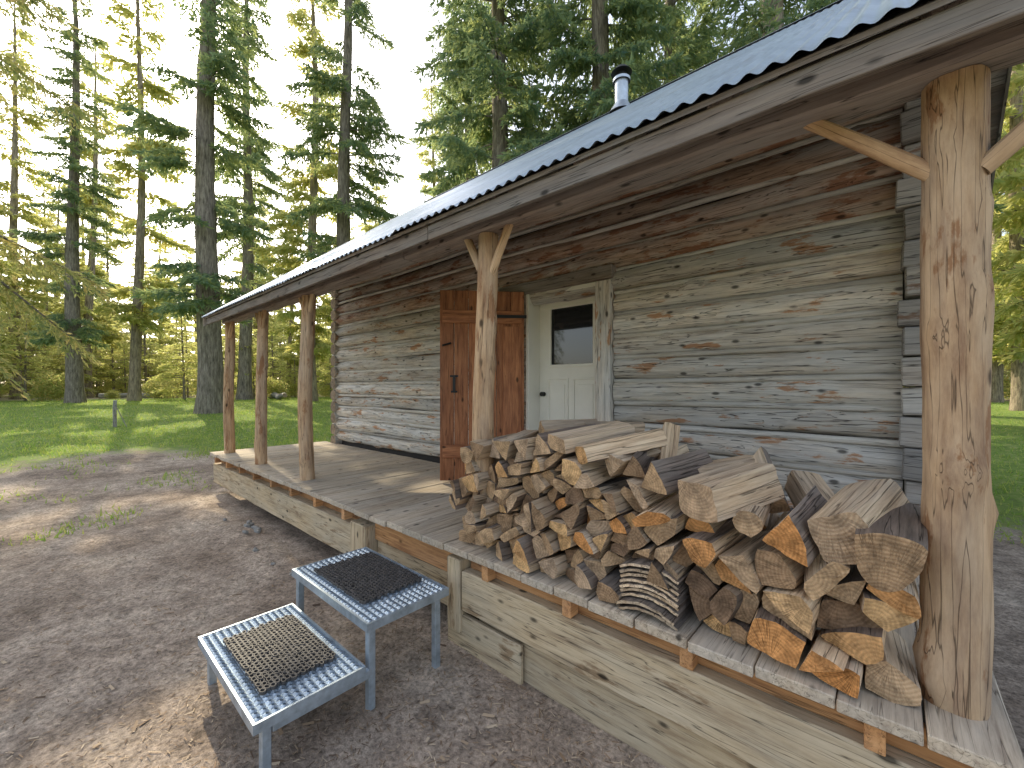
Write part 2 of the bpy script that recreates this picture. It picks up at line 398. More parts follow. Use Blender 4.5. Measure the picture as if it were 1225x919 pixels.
hero=[(252,18,A,.3,1.0),(413,20,B,1.2,1.0),(594,15.5,E,2.2,.95),(717,14.5,E,4.1,1.0),(922,13,A,.8,1.0),(296,29,B,5,1.15),
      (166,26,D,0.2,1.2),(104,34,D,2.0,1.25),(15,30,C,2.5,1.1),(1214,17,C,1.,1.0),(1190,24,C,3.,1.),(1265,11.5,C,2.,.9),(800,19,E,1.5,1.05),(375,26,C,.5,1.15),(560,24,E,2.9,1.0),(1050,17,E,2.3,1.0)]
for px,d,me,ro,sc in hero:
    x,y=P(px,d); inst('fir_tree',me,x,y,ro,sc)
far=empty('distant_forest'); i=0
rr=random.Random(11)
pts=[]
tries=0
while len(pts)<235 and tries<14000:
    tries+=1
    ang=rr.uniform(-1.15,1.15); d=31+rr.random()**.75*75
    vx=-.669*math.cos(ang)+.743*math.sin(ang); vy=.743*math.cos(ang)+.669*math.sin(ang)
    x,y=vx*d,vy*d
    px=612+505*math.tan(ang)
    if 455<px<512 and d<100: continue
    # the meadow lies open towards the low sun: only scattered trees there
    if px<420 and d<60 and rr.random()<.74: continue
    if any((x-a)**2+(y-b)**2<3.0**2 for a,b in pts): continue
    pts.append((x,y)); i+=1
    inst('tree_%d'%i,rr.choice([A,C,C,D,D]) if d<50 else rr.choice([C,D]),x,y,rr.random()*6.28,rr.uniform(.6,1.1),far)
for k in range(150):
    ang=rr.uniform(-1.1,1.1) if k%2 else rr.uniform(-1.0,-.35); d=rr.uniform(35,85)
    vx=-.669*math.cos(ang)+.743*math.sin(ang); vy=.743*math.cos(ang)+.669*math.sin(ang)
    x,y=vx*d,vy*d
    i+=1; inst('sapling_%d'%i,S,x,y,rr.random()*6.28,rr.uniform(.6,2.4),far)

def shrub(name,seed):
    rng=np.random.default_rng(seed)
    n=3000; th=rng.random(n)*6.283; r=rng.random(n)**.6*.9; z=rng.random(n)**.8*1.3*(1-.5*r)+.05
    cl=np.round(rng.random(n)*14); jitter=np.stack([np.cos(cl*2.4)*.5,np.sin(cl*2.4)*.5,(cl%5)*.2],1)
    p=np.stack([np.cos(th)*r*.6,np.sin(th)*r*.6,z*.7],1)+jitter*.7
    p[:,2]=np.maximum(.05,p[:,2])
    a=unit(rng.normal(size=(n,3)))
    V,F=cards(p,a,.07+.05*rng.random(n),.025+.015*rng.random(n),rng)
    return npmesh(name,V,F,np.repeat(rng.random(n),4),[M_bush])
SH=[shrub('shrub_a',1),shrub('shrub_b',2)]
und=empty('undergrowth')
for k in range(200):
    ang=rr.uniform(-1.08,1.1); d=rr.uniform(35,75)
    vx=-.669*math.cos(ang)+.743*math.sin(ang); vy=.743*math.cos(ang)+.669*math.sin(ang)
    o=inst('shrub_%d'%k,SH[k%2],vx*d,vy*d,rr.random()*6.28,rr.uniform(.5,1.6),und)

NT=conifer('near_spruce',21,17,3.3,3.9,.3,3.0,.075,.008,.75,M_near,tstep=.07,cstep=.022,azr=(-.45,1.7),dead=10,topexp=.55,cd=2)
inst('spruce_tree',NT,-8.0,-1.5,0,1.0)

def grass():
    rng=np.random.default_rng(5); pts=[]
    while len(pts)<60000:
        ang=rng.uniform(-1.02,1.05); d=7+rng.random()**1.3*32
        if ang>-.15 and rng.random()<.7: continue
        vx=-.669*math.cos(ang)+.743*math.sin(ang); vy=.743*math.cos(ang)+.669*math.sin(ang)
        x,y=vx*d,vy*d
        if -8.3<x<.6 and 1.6<y<8.6: continue
        g=gmask(x,y)*1.1+noise.noise(Vector((x*.9,y*.9,1)))*.8-.1
        if rng.random()<g: pts.append((x,y,gz(x,y)-.01))
    p=np.array(pts); n=len(p)
    p=np.repeat(p,2,axis=0)+rng.normal(size=(n*2,3))*np.array([.06,.06,0]); n=len(p)
    a=unit(np.stack([rng.normal(size=n)*.4,rng.normal(size=n)*.4,np.ones(n)],1))
    h=.03+.09*rng.random(n)**1.5+.08*(rng.random(n)<.05); w=.007+.006*rng.random(n)
    b=unit(np.cross(a,rng.normal(size=(n,3))))
    V=np.stack([p-b*w[:,None],p+b*w[:,None],p+a*h[:,None]],1).reshape(-1,3); F=np.arange(n*3).reshape(n,3)
    me=npmesh('grass',V,F,np.repeat(rng.random(n),3),[M_grass])
    o=bpy.data.objects.new('grass',me); COL.objects.link(o)
grass()
def litter():
    rng=np.random.default_rng(9); n=30000
    d=1.0+rng.random(n)**1.1*11; ang=rng.uniform(-1.05,.75,n)
    x=(-.669*np.cos(ang)+.743*np.sin(ang))*d; y=(.743*np.cos(ang)+.669*np.sin(ang))*d
    ok=~((x>-8.2)&(y>1.85)); x=x[ok];y=y[ok];n=len(x)
    z=np.array([gz(a,b) for a,b in zip(x,y)])+.006
    p=np.stack([x,y,z],1); th=rng.random(n)*6.283
    a=np.stack([np.cos(th),np.sin(th),rng.normal(size=n)*.08],1)
    big=rng.random(n)<.05
    l=np.where(big,.02+.05*rng.random(n),.012+.03*rng.random(n)); w=np.where(big,.003+.006*rng.random(n),.0012+.002*rng.random(n))
    b=np.stack([-np.sin(th),np.cos(th),rng.normal(size=n)*.2],1)
    V=np.stack([p-b*w[:,None],p+b*w[:,None],p+a*l[:,None]+b*w[:,None]*.7,p+a*l[:,None]-b*w[:,None]*.7],1).reshape(-1,3)
    me=npmesh('forest_litter',V,np.arange(n*4).reshape(n,4),np.repeat(rng.random(n),4),[M_lit])
    o=bpy.data.objects.new('forest_litter',me); COL.objects.link(o)
M_lit,nt,b=newmat('litter'); r=N(nt,'ShaderNodeAttribute',attribute_name='rnd'); c=ramp(nt,[(0,(.10,.065,.045)),(.5,(.34,.23,.14)),(1,(.62,.50,.36))]); nt.links.new(r.outputs['Fac'],c.inputs[0]); nt.links.new(c.outputs[0],b.inputs['Base Color']); b.inputs['Roughness'].default_value=.9
litter()

for (px,d,L,ro,r) in ((330,30,6,-.2,.2),(160,33,4,1.3,.2)):
    x,y=P(px,d); mb=MB(); dx,dy=math.cos(ro)*L/2,math.sin(ro)*L/2
    z=gz(x,y)+r*.8
    log(mb,(x-dx,y-dy,z),(x+dx,y+dy,z+.15),r,r*.7,irr=.2,bend=.2); mb.obj('fallen_log',[M_hewn,M_end],smooth=True)
x,y=P(137,13.5); mb=MB(); box(mb,x-.045,x+.045,y-.045,y+.045,gz(x,y)-.1,gz(x,y)+.85,axis=2,jit=.01,seg=3); 
log(mb,(x+.05,y,gz(x,y)+.7),(x+.35,y+.25,gz(x,y)+.0),.014,segs=6); mb.obj('fence_post',[M_hewn,M_end],bevel=.008)

# ------------------------------------------------------------------ cabin
cabin=empty('log_cabin')
DZ=.65; WY=3.65; XL=-7.78; XR=.05
rw=random.Random(3)
mb=MB(); mc=MB(); pitch=.213; nlog=14
DX0,DX1=-3.06,-2.0
for i in range(nlog):
    z=DZ+.05+pitch*(i+.5); r=pitch*.475*rw.uniform(.94,1.05)
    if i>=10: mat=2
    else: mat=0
    ext0=XL-(.10 if i%2 else .02)
    tilt=rw.uniform(-.012,.012)
    if z<2.68:
        log(mb,(ext0,WY+.10,z+tilt),(DX0-.02,WY+.10,z-tilt),r*rw.uniform(.95,1.05),r,irr=.17,bend=.03,sy=.9,mat=mat,knots=9,rnd=rw.random(),segs=18,step=.12)
        log(mb,(DX1+.01,WY+.10,z),(XR,WY+.10,z+tilt),r,r*1.04,irr=.17,bend=.025,sy=.9,mat=mat,knots=7,rnd=rw.random(),segs=18,step=.1)
    else:
        log(mb,(ext0,WY+.10,z),(XR+.02,WY+.10,z),r*.95,r*1.08,irr=.17,bend=.03,sy=.95,mat=mat,knots=14,rnd=rw.random(),segs=18,step=.12)
    zc=z+pitch*.5
    for (a,b_) in (((XL,DX0-.02),(DX1+.01,XR)) if zc<2.65 else ((XL,XR),)):
        log(mc,(a,WY+.045,zc),(b_,WY+.045,zc),.021,.024,segs=8,irr=.3,bend=.018,rnd=rw.random())
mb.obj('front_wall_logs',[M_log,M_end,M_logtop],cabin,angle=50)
mc.obj('chinking',[M_chink,M_end],cabin,smooth=True)
mb=MB(); box(mb,XL,DX0,WY+.1,WY+.2,.3,DZ+3.2); box(mb,DX1,XR,WY+.1,WY+.2,.3,DZ+3.2); box(mb,DX0,DX1,WY+.1,WY+.2,2.86,DZ+3.2)
mb.obj('wall_core',[M_dark],cabin)
mb=MB(); z=DZ-.1; k=0
while z<3.55:
    h=rw.uniform(.15,.21); w=rw.uniform(.13,.18); y0=3.57+rw.uniform(-.04,.04)
    R=Matrix.Translation((.13,3.8,z+h/2))@Matrix.Rotation(rw.uniform(-.05,.05),4,'Y')@Matrix.Rotation(rw.uniform(-.06,.06),4,'Z')@Matrix.Translation((-.13,-3.8,-(z+h/2)))
    box(mb,.050+rw.uniform(-.02,.01),.055+w,y0,8.1,z,z+h,axis=1,rnd=rw.random(),M=R,seg=4,jit=.006,gx=True)
    z+=h+rw.uniform(.0,.02); k+=1
mb.obj('end_wall_timbers',[M_hewn],cabin,bevel=.008)
mb=MB()
for i in range(14):
    z=DZ+.05+pitch*(i+.0); log(mb,(XL+.02,3.62,z),(XL+.02,8.1,z),.1,irr=.1,mat=0); log(mb,(XL-.0,8.1,z+.1),(.1,8.1,z+.1),.1,irr=.1)
mb.obj('rear_wall_logs',[M_log,M_end],cabin,smooth=True)
mb=MB()
for gx in (XL-.02,.06):
    y=3.7
    while y<8.1:
        top=2.77+.745*(min(y+.0,11.8-(y+.2))-1.68)-.16
        box(mb,gx,gx+.05,y,y+.19,3.5,max(3.55,top),axis=2); y+=.2
mb.obj('gable_boards',[M_hewn],cabin)
RX0,RX1=-8.05,.95; EY,EZ=1.66,2.775; RY=5.9; m=.745; RZ=EZ+m*(RY-EY)
def roofside(name,sgn):
    pitchw=.076; nx=int((RX1-RX0)/pitchw*8); rows=14; vs=[];fs=[]
    for j in range(rows+1):
        t=j/rows; y=EY+(RY-EY)*t; z=EZ+(RZ-EZ)*t+.004*math.sin(j*2.1)
        yy=y if sgn>0 else 2*RY-y
        for i_ in range(nx+1):
            x=RX0+(RX1-RX0)*i_/nx
            zz=.010*math.cos(2*math.pi*x/pitchw)+.010*noise.noise(Vector((x*.7,y*.7,0)))
            dy=(.02*noise.noise(Vector((math.floor(x/.66)*3.1,0,0))) if j==0 else 0)
            vs.append((x,yy+dy,z+zz+.02))
    for j in range(rows):
        for i_ in range(nx):
            a=j*(nx+1)+i_; fs.append((a,a+1,a+nx+2,a+nx+1))
    mb=MB(); mb.add(vs,fs,0,.5); return mb.obj(name,[M_roof],cabin,smooth=True)
M_roof,nt,b=newmat('corrugated_roof')
tc=N(nt,'ShaderNodeTexCoord'); o=tc.outputs['Object']
f=noi(nt,o,2.5,6,.7); r=ramp(nt,[(.3,(.30,.37,.44)),(.6,(.46,.54,.62)),(.8,(.56,.62,.68))]); nt.links.new(f,r.inputs[0])
mp=N(nt,'ShaderNodeMapping'); mp.inputs['Scale'].default_value=(6,.7,.7); nt.links.new(o,mp.inputs[0]); f2=noi(nt,mp.outputs[0],1.5,6,.7)
r2=ramp(nt,[(.55,0.0),(.72,.5)]); nt.links.new(f2,r2.inputs[0])
nt.links.new(mixc(nt,r2.outputs[0],r.outputs[0],(.22,.19,.17)),b.inputs['Base Color']); b.inputs['Metallic'].default_value=.6; b.inputs['Roughness'].default_value=.38
roofside('roof_front',1); roofside('roof_back',-1)
mb=MB()
for s_ in (1,-1):
    L=.2
    vs=[(RX0-.01,RY,RZ+.055),(RX1+.01,RY,RZ+.055),(RX1+.01,RY-s_*L,RZ+.055-m*L),(RX0-.01,RY-s_*L,RZ+.055-m*L)]
    mb.add(vs,[(0,1,2,3)],0)
mb.obj('ridge_cap',[M_galv],cabin)
mb=MB()
def slopebox(mb,x0,x1,ya,yb,off,th,sgn=1,axis=0,mat=0,**k):
    off_=random.random()*9
    def pt(x,y,dz):
        return (x,y if sgn>0 else 2*RY-y, EZ+m*(y-EY)+dz)
    vs=[pt(x,y,dz) for x in (x0,x1) for y in (ya,yb) for dz in (off-th,off)]
    lc=[((v[0] if axis==0 else v[1]*1.25)+off_,(v[1] if axis==0 else v[0]),v[2] if axis==0 else dz) for v,dz in zip(vs,[0,.1]*4)]
    fs=[(0,1,3,2),(4,6,7,5),(0,4,5,1),(2,3,7,6),(0,2,6,4),(1,5,7,3)]
    mb.add(vs,fs,mat,random.random(),lc)
for s_ in (1,-1):
    y=EY+.035
    while y<RY-.02:
        y2=min(y+.19,RY-.005)
        slopebox(mb,RX0+.03,RX1-.03,y,y2-.008,-.004,.024,s_)
        y+=.19
    x=RX0+.12
    while x<RX1:
        slopebox(mb,x-.045,x+.045,EY+.07,RY-.02,-.029,.10,s_,axis=1); x+=.62
mb.obj('roof_framing',[M_beam],cabin)
mb=MB()
xs=[RX0+.02,-5.2,-2.3,RX1-.02]
for a_,b_ in zip(xs[:-1],xs[1:]):
    box(mb,a_+.003,b_-.003,EY+.055,EY+.085,EZ-.095,EZ+.0,seg=8,jit=.003,rnd=.15)
mb.obj('fascia_board',[M_beam],cabin,bevel=.003)
mb=MB()
for gx in (RX0+.005,RX1-.03):
    for s_ in (1,-1): slopebox(mb,gx,gx+.025,EY+.02,RY-.005,-.002,.14,s_,axis=1)
mb.obj('rake_board',[M_beam],cabin)
mb=MB(); BZ=2.72; PY=2.0
box(mb,-8.0,-2.9,PY-.08,PY+.08,BZ,BZ+.17,seg=20,jit=.006,rnd=.5); box(mb,-2.897,.93,PY-.082,PY+.078,BZ+.002,BZ+.175,seg=16,jit=.006,rnd=.6)
box(mb,-8.0,.93,PY+.35,PY+.45,BZ+.36,BZ+.47,seg=16,jit=.004)
mb.obj('eave_beam',[M_beam],cabin,bevel=.012)
def post(x,y,r,knots=6,lean=0,braces=((-.3,.28),(.3,.28)),r2=None,rn=.5):
    mb=MB(); log(mb,(x,y,DZ),(x+lean,y,BZ-.001),r,r2 or r*.9,segs=22,step=.07,irr=.10,bend=.05,knots=knots,rnd=rn)
    for (dx,dz) in braces:
        s=1 if dx>0 else -1
        log(mb,(x+lean+s*r*.5,y-.01,BZ-dz-.03),(x+lean+dx,y-.02,BZ+.03),.028,.026,segs=10,step=.06,irr=.15,bend=.02,rnd=rw.random())
    return mb.obj('porch_post',[M_post,M_end],cabin,angle=60)
post(-7.88,PY,.075,6,.02,((.22,.2),),rn=.47)
post(-6.42,PY,.072,6,.04,((-.18,.2),(.18,.2)),rn=.61)
post(-4.93,PY,.078,8,.05,((-.18,.18),(.18,.2)),rn=.53)
post(-2.06,PY-.01,.074,8,.02,((-.17,.2),(.26,.3)),.068,rn=.33)
post(.18,2.03,.084,12,-.01,((-.42,.29),(.42,.29)),.080,rn=.21)
mb=MB(); x=-8.19
while x<.27:
    w=rw.uniform(.21,.25); x2=min(x+w,.28)
    box(mb,x+.003,x2-.003,1.79+rw.uniform(-.008,.012),WY+.02,DZ-.045,DZ+rw.uniform(-.003,.003),axis=1,seg=5,jit=.0015,rnd=rw.random()); x+=w
mb.obj('deck_boards',[M_deck],cabin,bevel=.004)
mb=MB()
box(mb,-8.15,-3.5,1.84,2.02,.17,.475,seg=14,jit=.005,rnd=.7)
box(mb,-3.56,-3.30,1.815,1.99,.20,.52,axis=2,rnd=.9,jit=.003)
box(mb,-2.10,.27,1.835,2.02,.235,.495,seg=12,jit=.004,rnd=.85)
box(mb,-2.0,.27,1.89,2.05,-.05,.222,seg=12,jit=.004,rnd=.45)
box(mb,-2.24,-2.11,1.83,2.02,.08,.56,axis=2,rnd=.95,jit=.003)
box(mb,-2.26,-1.6,1.85,1.885,-.04,.2,axis=0,rnd=.8,jit=.003)
box(mb,-3.29,-2.25,1.925,1.99,.14,.39,axis=0,rnd=.5,jit=.003)
mb.obj('rim_timber',[M_rim],cabin,bevel=.008)
mb=MB()
box(mb,-3.29,-2.25,1.90,1.94,.40,.60,rnd=.4)
box(mb,-8.1,-3.6,1.93,1.96,.478,.603,rnd=.2); box(mb,-2.08,.25,1.90,1.93,.498,.603,rnd=.3)
x=-8.0
while x<.25:
    if not(-3.45<x<-2.3): box(mb,x,x+.055,1.825+rw.uniform(-.01,.01),1.899,.50,.600,axis=1,rnd=rw.random())
    x+=.61
mb.obj('deck_joists',[M_joist],cabin,bevel=.003)
mb=MB(); box(mb,-8.1,.2,2.3,2.35,-.1,.45); mb.obj('crawlspace_shade_sheet',[M_dark],cabin)  # near-black sheet, painted shade behind the gap under the deck
mb=MB(); Y=3.83
box(mb,-3.06,-3.02,WY-.02,Y+.06,DZ,2.74); box(mb,-3.02,-2.17,WY+.0,Y+.06,2.70,2.74)
box(mb,-3.02,-2.165,Y+.0,Y+.05,DZ,1.94-.0)
box(mb,-3.02,-2.86,Y+.001,Y+.05,1.94,2.58); box(mb,-2.30,-2.165,Y+.001,Y+.05,1.94,2.58); box(mb,-3.02,-2.165,Y,Y+.05,2.58,2.70)
for (a,b_,c,d) in ((-2.88,-2.28,1.92,2.60),):
    for q in ((a,b_,c,c+.03),(a,b_,d-.03,d)): box(mb,q[0],q[1],Y-.014,Y+.004,q[2],q[3])
    for q in ((a,a+.03,c+.03,d-.03),(b_-.03,b_,c+.03,d-.03)): box(mb,q[0],q[1],Y-.014,Y+.004,q[2],q[3])
for (a,b_) in ((-2.90,-2.62),(-2.56,-2.26)):
    for q in ((a,b_,.85,.87),(a,b_,1.78,1.80),(a,a+.02,.87,1.78),(b_-.02,b_,.87,1.78)): box(mb,q[0],q[1],Y-.012,Y+.003,q[2],q[3])
    box(mb,a+.05,b_-.05,Y-.008,Y+.003,.92,1.73)
mb.obj('white_door',[M_white],cabin,bevel=.003)
mb=MB(); box(mb,-2.87,-2.29,Y+.02,Y+.03,1.93,2.59); mb.obj('door_window',[M_glass],cabin)
mb=MB(); log(mb,(-2.955,Y+.0,1.62),(-2.955,Y-.05,1.62),.026,segs=12); mb.obj('door_knob',[M_iron,M_iron],cabin,smooth=True)
mb=MB()
box(mb,-2.165,-2.0,WY-.035,WY+.2,DZ,2.735,axis=2,seg=8,jit=.003,rnd=.6)
mb.obj('door_jamb_board',[M_log],cabin,bevel=.006)
mb=MB(); box(mb,-3.45,-1.97,WY-.05,WY+.1,2.742,2.87,seg=6,jit=.003,rnd=.3); mb.obj('door_lintel',[M_beam],cabin,bevel=.006)
W=.93; hx,hy=-3.06,3.60; ang=math.atan2(2.93-3.60,-3.66+3.06)
Md=Matrix.Translation((hx,hy,DZ+.03))@Matrix.Rotation(ang,4,'Z')
mb=MB(); nb_=6
for i_ in range(nb_):
    box(mb,i_*W/nb_+.002,(i_+1)*W/nb_-.002,-.02,.02,0,2.08,axis=2,M=Md,rnd=rw.random())
for z0 in (.25,1.72): box(mb,.03,W-.03,.0205,.048,z0,z0+.14,axis=0,M=Md,rnd=.8)
box(mb,.04,.24,.0205,.046,.42,1.69,axis=2,M=Md,rnd=1.0)
mb.obj('storm_door',[M_red],cabin,bevel=.004)
mb=MB(); 
box(mb,W-.17,W-.14,.03,.06,.98,1.14,axis=2,M=Md); box(mb,W-.2,W-.11,.0205,.032,1.13,1.15,M=Md); box(mb,W-.19,W-.12,.0205,.032,.96,.98,M=Md)
for z0 in (.3,1.78): box(mb,-.02,.5,.049,.055,z0,z0+.035,M=Md)
log(mb,Md@Vector((W-.12,.03,1.5)),Md@Vector((W-.03,.06,1.47)),.012,segs=6)
mb.obj('door_hardware',[M_iron,M_iron],cabin)
mb=MB(); cx,cy=-2.92,5.62
zb=EZ+m*(cy-EY)
log(mb,(cx,cy,zb-.3),(cx,cy,zb+.42),.095,segs=24,irr=0); log(mb,(cx,cy,zb+.40),(cx,cy,zb+.44),.125,segs=24,irr=0,step=.02)
log(mb,(cx,cy,zb+.53),(cx,cy,zb+.60),.15,.09,segs=24,irr=0,step=.03,mat=1); log(mb,(cx,cy,zb+.44),(cx,cy,zb+.53),.07,segs=16,irr=0,step=.05,mat=1)
log(mb,(cx,cy,zb-.06),(cx,cy,zb+.09),.19,.10,segs=24,irr=0)
mb.obj('stove_pipe',[M_galv,M_iron],cabin,smooth=False,angle=40)

# ------------------------------------------------------------------ steps
steps=empty('metal_steps')
def tread(name,x0,x1,y0,y1,z):
    mb=MB(); t=.045
    box(mb,x0,x1,y0,y0+.012,z-t,z+.002); box(mb,x0,x1,y1-.012,y1,z-t,z+.002)
    box(mb,x0,x0+.012,y0+.012,y1-.012,z-t,z+.001); box(mb,x1-.012,x1,y0+.012,y1-.012,z-t,z+.001)
    nx,ny=26,14; cw=(x1-x0-.024)/nx; ch=(y1-y0-.024)/ny
    for j in range(ny):
        for i_ in range(nx):
            a=x0+.012+i_*cw; b_=y0+.012+j*ch; cx=a+cw/2; cy=b_+ch/2
            out=[(a,b_,z-.004),(cx,b_,z-.004),(a+cw,b_,z-.004),(a+cw,cy,z-.004),(a+cw,b_+ch,z-.004),(cx,b_+ch,z-.004),(a,b_+ch,z-.004),(a,cy,z-.004)]
            hw,hh=cw*.24,ch*.20; up=.006
            mid=[(cx+math.cos(q)*hw*1.3,cy+math.sin(q)*hh*1.3,z+up-.002) for q in [math.radians(-135+45*k) for k in range(8)]]
            inn=[(cx+math.cos(q)*hw,cy+math.sin(q)*hh,z+up) for q in [math.radians(-135+45*k) for k in range(8)]]
            inn2=[(p[0],p[1],z-.012) for p in inn]
            vs=out+mid+inn+inn2; fs=[]
            for L_ in range(3):
                for k in range(8): fs.append((L_*8+k,L_*8+(k+1)%8,(L_+1)*8+(k+1)%8,(L_+1)*8+k))
            mb.add(vs,fs,0)
    for q in (.25,.5,.75):
        xx=x0+(x1-x0)*q; box(mb,xx-.015,xx+.015,y0+.013,y1-.013,z-t+.002,z-.02)
    return mb.obj(name,[M_galv2],steps)
def mat_(name,x0,x1,y0,y1,z):
    mb=MB(); px_=.030; py=.023; j=0; y=y0
    while y<y1:
        x=x0+(px_/2 if j%2 else 0)
        while x<x1:
            k=9; R1=.0145; q=4; vs=[];fs=[]; el=random.uniform(.75,1.05); th=random.uniform(-.4,.4)
            zz=z+.018+random.uniform(-.002,.004); jx=random.uniform(-.002,.002)
            for a in range(k):
                A_=2*math.pi*a/k; c,s=math.cos(A_),math.sin(A_)
                for (dr,dz) in ((.0042,-.009),(.0036,.007),(-.0036,.007),(-.0042,-.009)):
                    u_=(R1+dr)*c*1.05; v_=(R1+dr)*s*el*.8
                    vs.append((x+jx+u_*math.cos(th)-v_*math.sin(th),y+u_*math.sin(th)+v_*math.cos(th),zz+dz))
            for a in range(k):
                for b_ in range(q): fs.append((a*q+b_,((a+1)%k)*q+b_,((a+1)%k)*q+(b_+1)%q,a*q+(b_+1)%q))
            mb.add(vs,fs,0,random.random()); x+=px_
        y+=py; j+=1
    return mb.obj(name,[M_rubber],steps)
tread('upper_tread',-3.06,-2.05,1.14,1.69,CZ-1.25); mat_('upper_mat',-2.88,-2.24,1.23,1.63,CZ-1.25)
tread('lower_tread',-2.99,-2.03,.60,1.12,CZ-1.45); mat_('lower_mat',-2.80,-2.19,.69,1.05,CZ-1.45)
mb=MB()
for x in (-3.02,-2.09):
    box(mb,x-.02,x+.02,1.16,1.20,-.05,CZ-1.295,axis=2); box(mb,x-.02,x+.02,1.60,1.64,-.05,CZ-1.295,axis=2)
for x in (-2.95,-2.07):
    box(mb,x-.02,x+.02,.64,.68,-.05,CZ-1.495,axis=2); box(mb,x-.019,x+.019,.685,1.158,CZ-1.54,CZ-1.497)
mb.obj('step_legs',[M_galv2],steps,bevel=.003)

# ------------------------------------------------------------------ firewood
rf=random.Random(5)
def clip(poly,nx,nz,c):
    out=[];n=len(poly)
    for i_ in range(n):
        a=poly[i_];b=poly[(i_+1)%n]; da=a[0]*nx+a[1]*nz-c; db=b[0]*nx+b[1]*nz-c
        if da<=0: out.append(a)
        if da*db<0: t=da/(da-db); out.append((a[0]+(b[0]-a[0])*t,a[1]+(b[1]-a[1])*t))
    return out
def area(p): return .5*sum(p[i][0]*p[(i+1)%len(p)][1]-p[(i+1)%len(p)][0]*p[i][1] for i in range(len(p)))
def cen(p):
    return (sum(q[0] for q in p)/len(p),sum(q[1] for q in p)/len(p))
def piece(mb,poly,L,M,rnd,bark=1,irr=.006,sl=.0):
    n=len(poly); el=[math.dist(poly[i],poly[(i+1)%n]) for i in range(n)]
    bi=max(range(n),key=lambda i:el[i]) if bark else -1
    if bark:
        a=poly[bi];b=poly[(bi+1)%n]; c=cen(poly); mid=((a[0]+b[0])/2,(a[1]+b[1])/2)
        pith=(c[0]+(c[0]-mid[0])*1.3,c[1]+(c[1]-mid[1])*1.3)
    else: pith=cen(poly)
    ring=[];eb=[]
    for i_ in range(n):
        a=poly[i_];b=poly[(i_+1)%n]; k=max(2,int(el[i_]/.022))
        for q in range(k):
            t=q/k; x=a[0]+(b[0]-a[0])*t; z=a[1]+(b[1]-a[1])*t
            if i_==bi:
                f=.12*math.sin(math.pi*t); x+=(x-pith[0])*f; z+=(z-pith[1])*f
            elif q==0:
                c0=cen(poly); x+=(c0[0]-x)*.05; z+=(c0[1]-z)*.05
            ring.append((x,z)); eb.append(1 if i_==bi else 0)
    K=len(ring); ns=8; sd=rf.random()*90; c=cen(poly)
    vs=[];lc=[]
    tw=rf.uniform(-.12,.12)
    for s in range(ns+1):
        x=L*s/ns; sc=1+.07*noise.noise(Vector((x*4,sd,0)))
        for k in range(K):
            y,z=ring[k]; dy,dz=y-c[0],z-c[1]
            g=1+irr*11*noise.noise(Vector((x*3,dy*22+sd,dz*22)))
            cs_,sn=math.cos(tw*s/ns),math.sin(tw*s/ns)
            yy=c[0]+(dy*cs_-dz*sn)*sc*g; zz=c[1]+(dy*sn+dz*cs_)*sc*g
            xo=x+((sl*dy+.008*noise.noise(Vector((y*30,z*30,sd)))) if s in (0,ns) else 0)
            vs.append(M@Vector((xo,yy,zz))); lc.append((x+sd,yy-pith[0],zz-pith[1]))
    fs=[];ms=[]
    for s in range(ns):
        for k in range(K):
            k2=(k+1)%K; fs.append((s*K+k,s*K+k2,(s+1)*K+k2,(s+1)*K+k)); ms.append(2 if eb[k] else 1)
    mb.add(vs,fs,ms,rnd,lc)
    for s,flip in ((0,1),(ns,0)):
        rg=vs[s*K:(s+1)*K]; rl=lc[s*K:(s+1)*K]
        inner=[v.lerp(sum(rg,Vector())/K,.5)+Vector((0,rf.uniform(-.002,.002),0)) for v in rg]
        lci=tuple(sum(q[i_] for q in rl)/K for i_ in range(3))
        il=[tuple((q[i_]+lci[i_])/2 for i_ in range(3)) for q in rl]
        f2=[]
        for k in range(K):
            k2=(k+1)%K
            if flip: f2+= [(k2,k,K+k,K+k2),(K+k2,K+k,2*K)]
            else: f2+= [(k,k2,K+k2,K+k),(K+k,K+k2,2*K)]
        mb.add(rg+inner+[sum(rg,Vector())/K],f2,0,rnd,rl+il+[lci])
def hx_(x,pts):
    return float(np.interp(x,[p[0] for p in pts],[p[1] for p in pts]))
prof=[(-2.24,.34),(-2.1,.56),(-1.7,.62),(-1.35,.66),(-1.0,.60),(-.75,.56),(-.5,.46),(-.2,.42),(.09,.40)]
prof2=[(-2.1,.4),(-1.9,.60),(-1.4,.70),(-1.0,.64),(-.7,.52),(-.4,.42),(0,.35)]
